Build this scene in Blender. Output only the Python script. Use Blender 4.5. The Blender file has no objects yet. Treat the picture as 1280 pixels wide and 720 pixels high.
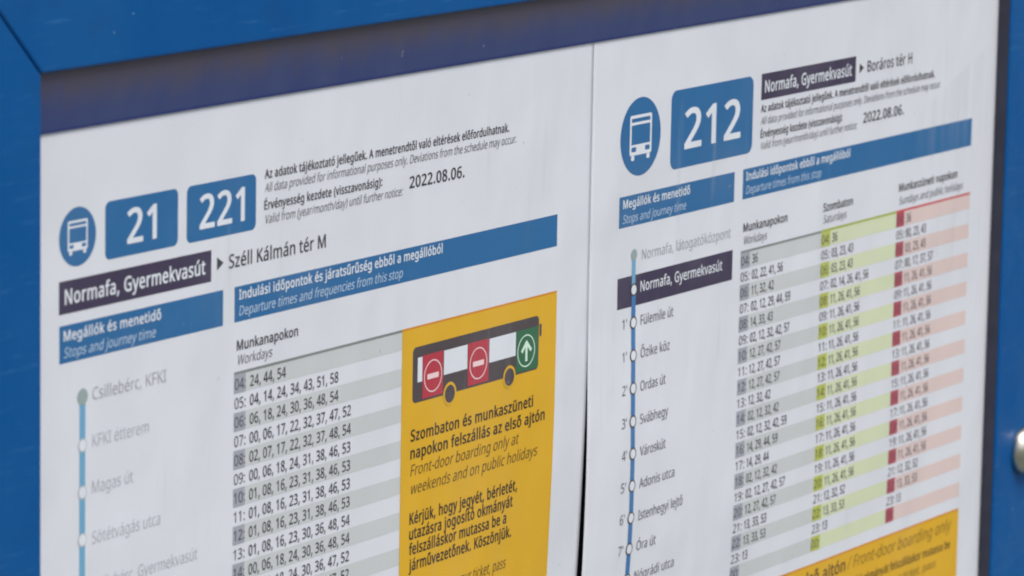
import bpy, bmesh, math, random
from mathutils import Vector, Matrix, geometry

# ------------------------------------------------------------------ camera, world, light
U = 0.00018                       # metres per layout unit (a sheet is about 1175 units = 21 cm wide)
BASE_Z = 1.5                      # height of the layout origin above the ground
SC = bpy.context.scene
COL = SC.collection
F_PX, YAW, PITCH, ROLL = 5539.66, -1.01160257, -0.169090025, 0.0187336434

def rot(yaw, pitch, roll):
    Ry = Matrix.Rotation(yaw, 3, 'Y'); Rx = Matrix.Rotation(pitch, 3, 'X'); Rz = Matrix.Rotation(roll, 3, 'Z')
    return Ry @ Rx @ Rz
R_CAM = Matrix(((1, 0, 0), (0, 0, -1), (0, 1, 0))) @ rot(YAW, PITCH, ROLL)
cam = bpy.data.cameras.new('camera')
cam.sensor_width = 36.0
cam.lens = F_PX / 1280 * 36.0
cam.clip_start = 0.05; cam.clip_end = 500
cam.dof.use_dof = True
cam.dof.focus_distance = 5520 * U
cam.dof.aperture_fstop = 39
co = bpy.data.objects.new('camera', cam); COL.objects.link(co)
co.matrix_world = Matrix.Translation(Vector((0, 0, BASE_Z)) + R_CAM @ Vector((0, 0, F_PX * U))) @ R_CAM.to_4x4()
SC.camera = co

SUN_EL, SUN_AZ = math.radians(58), math.radians(-25)      # azimuth from -Y (the viewer's side) towards +X
w = bpy.data.worlds.new('World'); SC.world = w; w.use_nodes = True
wn = w.node_tree; bgn = wn.nodes['Background']
sky = wn.nodes.new('ShaderNodeTexSky'); sky.sky_type = 'NISHITA'; sky.sun_disc = False
sky.sun_elevation = SUN_EL; sky.sun_rotation = math.pi - SUN_AZ
sky.air_density = 1.0; sky.dust_density = 6.0; sky.ozone_density = 1.0
hs = wn.nodes.new('ShaderNodeHueSaturation'); hs.inputs['Saturation'].default_value = 1.25
wn.links.new(sky.outputs[0], hs.inputs['Color']); wn.links.new(hs.outputs[0], bgn.inputs['Color'])
bgn.inputs['Strength'].default_value = 0.1
sl = bpy.data.lights.new('sun', 'SUN'); sl.energy = 1.2; sl.angle = math.radians(25); sl.color = (1.0, 1.0, 0.99)
so = bpy.data.objects.new('sun', sl); COL.objects.link(so)
so.location = (0, -3, 5)
sd = Vector((math.sin(SUN_AZ) * math.cos(SUN_EL), -math.cos(SUN_AZ) * math.cos(SUN_EL), math.sin(SUN_EL)))
so.rotation_euler = sd.to_track_quat('Z', 'Y').to_euler()
vs = SC.view_settings
vs.view_transform = 'Standard'; vs.look = 'None'; vs.gamma = 1.0; vs.use_curve_mapping = False
vs.exposure = 0.51
SC.cycles.filter_width = 2.0
SC.cycles.max_bounces = 6

# ------------------------------------------------------------------ materials
WHITE = 0.70
def lin(c):
    c /= 255.0
    return c / 12.92 if c <= 0.04045 else ((c + 0.055) / 1.055) ** 2.4
def alb(r, g, b):
    k = WHITE / lin(207)
    return tuple(min(0.9, lin(x) * k * t) for x, t in zip((r, g, b), (0.965, 1.02, 1.02))) + (1.0,)   # all colours cooled to offset the light's tint

def new_mat(name):
    m = bpy.data.materials.new(name); m.use_nodes = True
    return m, m.node_tree.nodes, m.node_tree.links, m.node_tree.nodes['Principled BSDF']

def mathn(n, l, op, a, b=None, c=None):
    x = n.new('ShaderNodeMath'); x.operation = op
    for i, v in enumerate((a, b, c)):
        if v is None: continue
        if isinstance(v, (int, float)): x.inputs[i].default_value = v
        else: l.new(v, x.inputs[i])
    return x.outputs[0]
def mapped(n, l, scale):
    tc = n.new('ShaderNodeTexCoord'); mp = n.new('ShaderNodeMapping')
    mp.inputs['Scale'].default_value = tuple(s / U for s in scale)
    l.new(tc.outputs['Object'], mp.inputs['Vector'])
    return mp.outputs[0]
def noise(n, l, scale, detail=3.0, rough=0.55):
    t = n.new('ShaderNodeTexNoise'); t.inputs['Scale'].default_value = 1.0
    t.inputs['Detail'].default_value = detail; t.inputs['Roughness'].default_value = rough
    l.new(mapped(n, l, scale), t.inputs['Vector'])
    return t.outputs['Fac']
def ramp(n, l, fac, a, b, lo=0.0, hi=1.0):
    r = n.new('ShaderNodeMapRange'); r.interpolation_type = 'SMOOTHSTEP'
    l.new(fac, r.inputs[0])
    for i, v in zip((1, 2, 3, 4), (a, b, lo, hi)): r.inputs[i].default_value = v
    return r.outputs[0]
def mixc(n, l, fac, a, b):
    x = n.new('ShaderNodeMix'); x.data_type = 'RGBA'
    if isinstance(fac, (int, float)): x.inputs[0].default_value = fac
    else: l.new(fac, x.inputs[0])
    for v, s in ((a, 6), (b, 7)):
        if isinstance(v, tuple): x.inputs[s].default_value = v
        else: l.new(v, x.inputs[s])
    return x.outputs[2]

def print_mat(name, rgb, rough=0.45, spec=0.35, dust=1.0, fade=1.0):
    """A printed, weathered sheet surface: ink or bare paper under a thin uneven film of dust."""
    m, n, l, p = new_mat(name)
    base = alb(*rgb)
    film = alb(170, 172, 178)
    blot = ramp(n, l, noise(n, l, (.006, .006, .006), 4), .42, .75, 0, .10 * dust)
    run = ramp(n, l, noise(n, l, (.045, .02, .0035), 3), .56, .74, 0, .20 * dust)
    tc = n.new('ShaderNodeTexCoord'); sx = n.new('ShaderNodeSeparateXYZ'); l.new(tc.outputs['Object'], sx.inputs[0])
    su = mathn(n, l, 'MULTIPLY', sx.outputs['X'], 1 / U); sv = mathn(n, l, 'MULTIPLY', sx.outputs['Z'], 1 / U)
    top = mathn(n, l, 'ADD', mathn(n, l, 'MULTIPLY', mathn(n, l, 'SUBTRACT', su, 1150), .35), 130)     # splash line, rising to the right
    smear = mathn(n, l, 'MULTIPLY', mathn(n, l, 'MULTIPLY', ramp(n, l, su, 1080, 1160), ramp(n, l, su, 1345, 1325)),
                  mathn(n, l, 'MULTIPLY', ramp(n, l, mathn(n, l, 'SUBTRACT', top, sv), -2, 10), ramp(n, l, sv, -10, 90)))
    smear = mathn(n, l, 'MULTIPLY', smear, ramp(n, l, noise(n, l, (.05, .02, .0025), 3), .38, .66, 0.02, .26 * dust))
    where = ramp(n, l, noise(n, l, (.004, .004, .005), 2), .45, .62)
    run = mathn(n, l, 'MULTIPLY', run, where)
    fleck = ramp(n, l, noise(n, l, (.07, .07, .07), 1), .765, .80, 0, .5 * dust)
    d = mathn(n, l, 'MAXIMUM', mathn(n, l, 'MAXIMUM', mathn(n, l, 'ADD', blot, run), fleck), smear)
    grain = ramp(n, l, noise(n, l, (.35, .35, .35), 2), .3, .7, -.012, .012)
    c = mixc(n, l, d, base, film)
    hsv = n.new('ShaderNodeHueSaturation'); l.new(c, hsv.inputs['Color'])
    l.new(mathn(n, l, 'ADD', grain, 1.0), hsv.inputs['Value'])
    l.new(hsv.outputs[0], p.inputs['Base Color'])
    p.inputs['Specular IOR Level'].default_value = spec
    l.new(mathn(n, l, 'ADD', mathn(n, l, 'MULTIPLY', d, .8), rough), p.inputs['Roughness'])
    bp = n.new('ShaderNodeBump'); bp.inputs['Strength'].default_value = 0.7; bp.inputs['Distance'].default_value = 11 * U
    l.new(noise(n, l, (.007, .007, .0035), 2), bp.inputs['Height']); l.new(bp.outputs[0], p.inputs['Normal'])
    return m

M = {}
M['paper'] = print_mat('paper', (205, 207, 216))
M['ink'] = print_mat('black_ink', (58, 55, 64), dust=.7)
M['ink_soft'] = print_mat('thin_black_ink', (96, 95, 103), dust=.7)
M['ink_faded'] = print_mat('faded_black_ink', (92, 82, 90), dust=.7)
M['ink_grey'] = print_mat('grey_ink', (160, 161, 168), dust=.6)
M['ink_pale'] = print_mat('pale_grey_ink', (176, 178, 185), dust=.6)
M['ink_red'] = print_mat('dark_red_ink', (120, 66, 74), dust=.6)
M['white'] = print_mat('unprinted_white', (208, 212, 221), dust=.6)
M['white_soft'] = print_mat('thin_unprinted_white', (172, 190, 212), dust=.6)
M['blue'] = print_mat('blue_print', (42, 98, 148), dust=.6)
M['line_blue'] = print_mat('route_line_blue', (62, 112, 165))
M['line_pale'] = print_mat('route_line_pale_blue', (104, 156, 190))
M['line_end'] = print_mat('route_line_grey_green', (142, 156, 157))
M['purple'] = print_mat('dark_purple_print', (62, 54, 78))
M['stripe'] = print_mat('pale_grey_print', (187, 190, 193))
M['cell'] = print_mat('grey_print', (150, 153, 164))
M['rule'] = print_mat('rule_grey_print', (122, 126, 126))
M['green_stripe'] = print_mat('pale_green_print', (198, 205, 174))
M['green_cell'] = print_mat('yellow_green_print', (172, 178, 86))
M['green_rule'] = print_mat('green_rule_print', (152, 164, 58))
M['red_stripe'] = print_mat('pale_pink_print', (206, 186, 184))
M['red_cell'] = print_mat('crimson_print', (162, 74, 90))
M['red_rule'] = print_mat('red_rule_print', (190, 76, 80))
M['yellow'] = print_mat('amber_print', (206, 160, 40), dust=.45)
M['yellow_edge'] = print_mat('amber_edge_print', (196, 128, 34))
M['ink_amber'] = print_mat('ink_on_amber', (58, 48, 42), dust=.5)
M['ink_amber_soft'] = print_mat('thin_ink_on_amber', (98, 78, 44), dust=.5)
M['ink_amber_worn'] = print_mat('faded_ink_on_amber', (84, 66, 44), dust=.5)
M['ink_amber_pale'] = print_mat('pale_ink_on_amber', (128, 100, 44), dust=.5)
M['bus_dark'] = print_mat('dark_grey_print', (74, 66, 70), dust=.6)
M['door_red'] = print_mat('red_print', (170, 54, 68), dust=.6)
M['sign_line'] = print_mat('pale_outline_print', (226, 196, 200), dust=.4)
M['door_green'] = print_mat('green_print', (52, 100, 72), dust=.6)
M['green_line'] = print_mat('pale_green_outline_print', (200, 222, 208), dust=.4)

def paint_mat(name, rgb, rough=.38):
    m, n, l, p = new_mat(name)
    base = alb(*rgb); pale = alb(rgb[0] + 20, rgb[1] + 10, rgb[2] + 6)
    f = ramp(n, l, noise(n, l, (.006, .006, .003), 4), .35, .7, 0, .55)
    c = mixc(n, l, f, base, pale)
    chip = ramp(n, l, noise(n, l, (.05, .05, .05), 2, .6), .765, .785)
    c = mixc(n, l, chip, c, alb(120, 160, 196))
    scuff = ramp(n, l, noise(n, l, (.015, .015, .16), 5), .58, .78, 0, .30)
    c = mixc(n, l, scuff, c, alb(70, 120, 168))
    grime = ramp(n, l, noise(n, l, (.008, .008, .012), 5, .65), .52, .72, 0, .30)
    c = mixc(n, l, grime, c, alb(24, 66, 112))
    l.new(c, p.inputs['Base Color']); p.inputs['Specular IOR Level'].default_value = .2
    l.new(ramp(n, l, noise(n, l, (.02, .02, .02), 3), .3, .7, rough - .06, rough + .12), p.inputs['Roughness'])
    bp = n.new('ShaderNodeBump'); bp.inputs['Strength'].default_value = .12; bp.inputs['Distance'].default_value = 1.5 * U
    l.new(noise(n, l, (.09, .09, .09), 3), bp.inputs['Height']); l.new(bp.outputs[0], p.inputs['Normal'])
    return m
M['frame'] = paint_mat('blue_enamel', (0, 74, 136))

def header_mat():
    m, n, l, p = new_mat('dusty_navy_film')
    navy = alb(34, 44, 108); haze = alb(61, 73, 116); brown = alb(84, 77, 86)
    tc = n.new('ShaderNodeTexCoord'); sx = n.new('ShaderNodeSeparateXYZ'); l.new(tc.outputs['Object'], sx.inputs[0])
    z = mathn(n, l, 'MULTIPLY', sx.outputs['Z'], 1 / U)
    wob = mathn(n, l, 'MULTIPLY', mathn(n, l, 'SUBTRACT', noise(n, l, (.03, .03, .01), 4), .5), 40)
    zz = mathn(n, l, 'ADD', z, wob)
    film = mathn(n, l, 'MULTIPLY', ramp(n, l, z, 292.6, 298), ramp(n, l, noise(n, l, (.02, .02, .006), 4), .2, .75, .62, 1))  # mask of the painted reflection haze
    c = mixc(n, l, film, navy, haze)  # greyish reflection haze painted over the navy, clear at the lower edge
    c = mixc(n, l, ramp(n, l, zz, 304, 366, 0, .95), c, brown)          # brown reflection and lip shade painted in towards the rail
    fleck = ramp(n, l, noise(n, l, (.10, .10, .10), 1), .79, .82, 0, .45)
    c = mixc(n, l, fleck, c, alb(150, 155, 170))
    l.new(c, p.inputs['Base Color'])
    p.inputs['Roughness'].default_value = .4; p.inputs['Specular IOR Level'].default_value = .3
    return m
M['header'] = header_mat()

def plain(name, rgb, rough=.6, metal=0.0, spec=.4, var=.25, scale=.03):
    m, n, l, p = new_mat(name)
    c = alb(*rgb); d = tuple(x * (1 - var) for x in c[:3]) + (1.0,)
    l.new(mixc(n, l, ramp(n, l, noise(n, l, (scale,) * 3, 4), .3, .7), c, d), p.inputs['Base Color'])
    p.inputs['Roughness'].default_value = rough; p.inputs['Metallic'].default_value = metal; p.inputs['Specular IOR Level'].default_value = spec
    return m
M['gasket'] = plain('dark_rubber', (48, 50, 66), .55)
M['back'] = plain('dark_backing', (44, 42, 56), .7)
M['steel'] = plain('worn_steel', (196, 191, 180), .3, 1.0, .5, .18, .06)
M['ground'] = plain('grey_pavement', (118, 120, 112), .9, var=.3, scale=.0006)

# ------------------------------------------------------------------ object helpers
def tag(o, label=None, cat=None, group=None, kind=None):
    for k, v in (('label', label), ('category', cat), ('group', group), ('kind', kind)):
        if v: o[k] = v
    return o
def link(name, me, mat, parent):
    me.materials.append(mat)
    o = bpy.data.objects.new(name, me); COL.objects.link(o); o.parent = parent
    return o
def empty(name):
    o = bpy.data.objects.new(name, None); COL.objects.link(o); o.location = (0, 0, BASE_Z); o.empty_display_size = .02
    return o

def smooth(t):
    t = max(0.0, min(1.0, t)); return t * t * (3 - 2 * t)
def catmull(xs, ys, x):
    if x <= xs[0]: return ys[0]
    if x >= xs[-1]: return ys[-1]
    i = max(j for j in range(len(xs) - 1) if xs[j] <= x)
    h = xs[i + 1] - xs[i]; t = (x - xs[i]) / h
    def tan(j):
        if j == 0: return (ys[1] - ys[0]) / (xs[1] - xs[0])
        if j == len(xs) - 1: return (ys[-1] - ys[-2]) / (xs[-1] - xs[-2])
        return (ys[j + 1] - ys[j - 1]) / (xs[j + 1] - xs[j - 1])
    m0, m1 = tan(i) * h, tan(i + 1) * h
    return (2*t**3 - 3*t*t + 1) * ys[i] + (t**3 - 2*t*t + t) * m0 + (-2*t**3 + 3*t*t) * ys[i + 1] + (t**3 - t*t) * m1

# how far each sheet stands off its mounting plane: the loose lower edges by the seam buckle
def bend_a(u, v):
    return -8.5 * smooth((u + 150) / 336) * min(1.5, (max(0, -v - 130) / 272) ** 1.6)
KV = [-600, -520, -480, -430, -390, -347, -304, -261, -218, -174, -130, -87, 0, 60]
KU = [186, 300, 585, 815, 1045, 1280]
KZ = {186: [-6, -4.5, -4, -2.2, -.4, .9, 1.9, 2.5, 2.5, 1.8, .9, .3, 0, 0],
      300: [-4, -3, -2, .3, 2.5, 4.1, 4.6, 4.7, 3.7, 2.9, 2, .8, 0, 0],
      585: [-6, -5, -3.7, -1.8, -.4, 0, 0, 0, 0, 0, 0, 0, 0, 0],
      815: [-3.5, -2.7, -2.1, -1, -.3, 0, 0, 0, 0, 0, 0, 0, 0, 0],
      1045: [-2.5, -2, -1.7, -.9, -.3, 0, 0, 0, 0, 0, 0, 0, 0, 0],
      1280: [0] * 14}
def bend_b(u, v):
    if v >= 60: return 0.0
    return catmull(KU, [catmull(KV, KZ[k], v) for k in KU], u)

LAYER = 0.16
def P(bend, u, v, layer):
    return (u * U, -(bend(u, v) + layer * LAYER) * U, v * U)
def mesh(name, verts, faces):
    me = bpy.data.meshes.new(name); me.from_pydata(verts, [], faces); me.update(); return me
def grid(bend, u0, v0, u1, v1, layer, step=9.0, acc=None):
    """a sheet-following rectangle, cut finely enough to bend with the paper"""
    vs_, fs = acc if acc else ([], [])
    nu = max(1, math.ceil(abs(u1 - u0) / step)); nv = max(1, math.ceil(abs(v1 - v0) / step))
    b = len(vs_)
    for j in range(nv + 1):
        for i in range(nu + 1):
            vs_.append(P(bend, u0 + (u1 - u0) * i / nu, v0 + (v1 - v0) * j / nv, layer))
    for j in range(nv):
        for i in range(nu):
            a = b + j * (nu + 1) + i
            fs.append((a, a + 1, a + nu + 2, a + nu + 1))
    return vs_, fs
def poly(bend, outline, layer, holes=()):
    """fill an outline, with holes, lying on the sheet"""
    bm = bmesh.new(); es = []
    for loop in (outline, *holes):
        vv = [bm.verts.new((x, y, 0)) for x, y in loop]
        es += [bm.edges.new((vv[i], vv[(i + 1) % len(vv)])) for i in range(len(vv))]
    bmesh.ops.triangle_fill(bm, edges=es, use_beauty=True)
    bm.verts.index_update()
    vs_ = [P(bend, q.co.x, q.co.y, layer) for q in bm.verts]
    fs = []
    for f in bm.faces:
        ids = [q.index for q in f.verts]
        f.normal_update()
        fs.append(tuple(ids) if f.normal.z > 0 else tuple(reversed(ids)))
    bm.free()
    return vs_, fs
def join(parts):
    vs_, fs = [], []
    for a, b in parts:
        k = len(vs_); vs_ += a; fs += [tuple(i + k for i in f) for f in b]
    return vs_, fs
def rrect(u0, v0, u1, v1, r, n=7):
    out = []
    for cx, cy, a0 in ((u1 - r, v1 - r, 0), (u0 + r, v1 - r, 90), (u0 + r, v0 + r, 180), (u1 - r, v0 + r, 270)):
        out += [(cx + r * math.cos(math.radians(a0 + 90 * k / n)), cy + r * math.sin(math.radians(a0 + 90 * k / n))) for k in range(n + 1)]
    return out
def disc(cx, cy, r, n=48):
    return [(cx + r * math.cos(2 * math.pi * k / n), cy + r * math.sin(2 * math.pi * k / n)) for k in range(n)]

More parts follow.
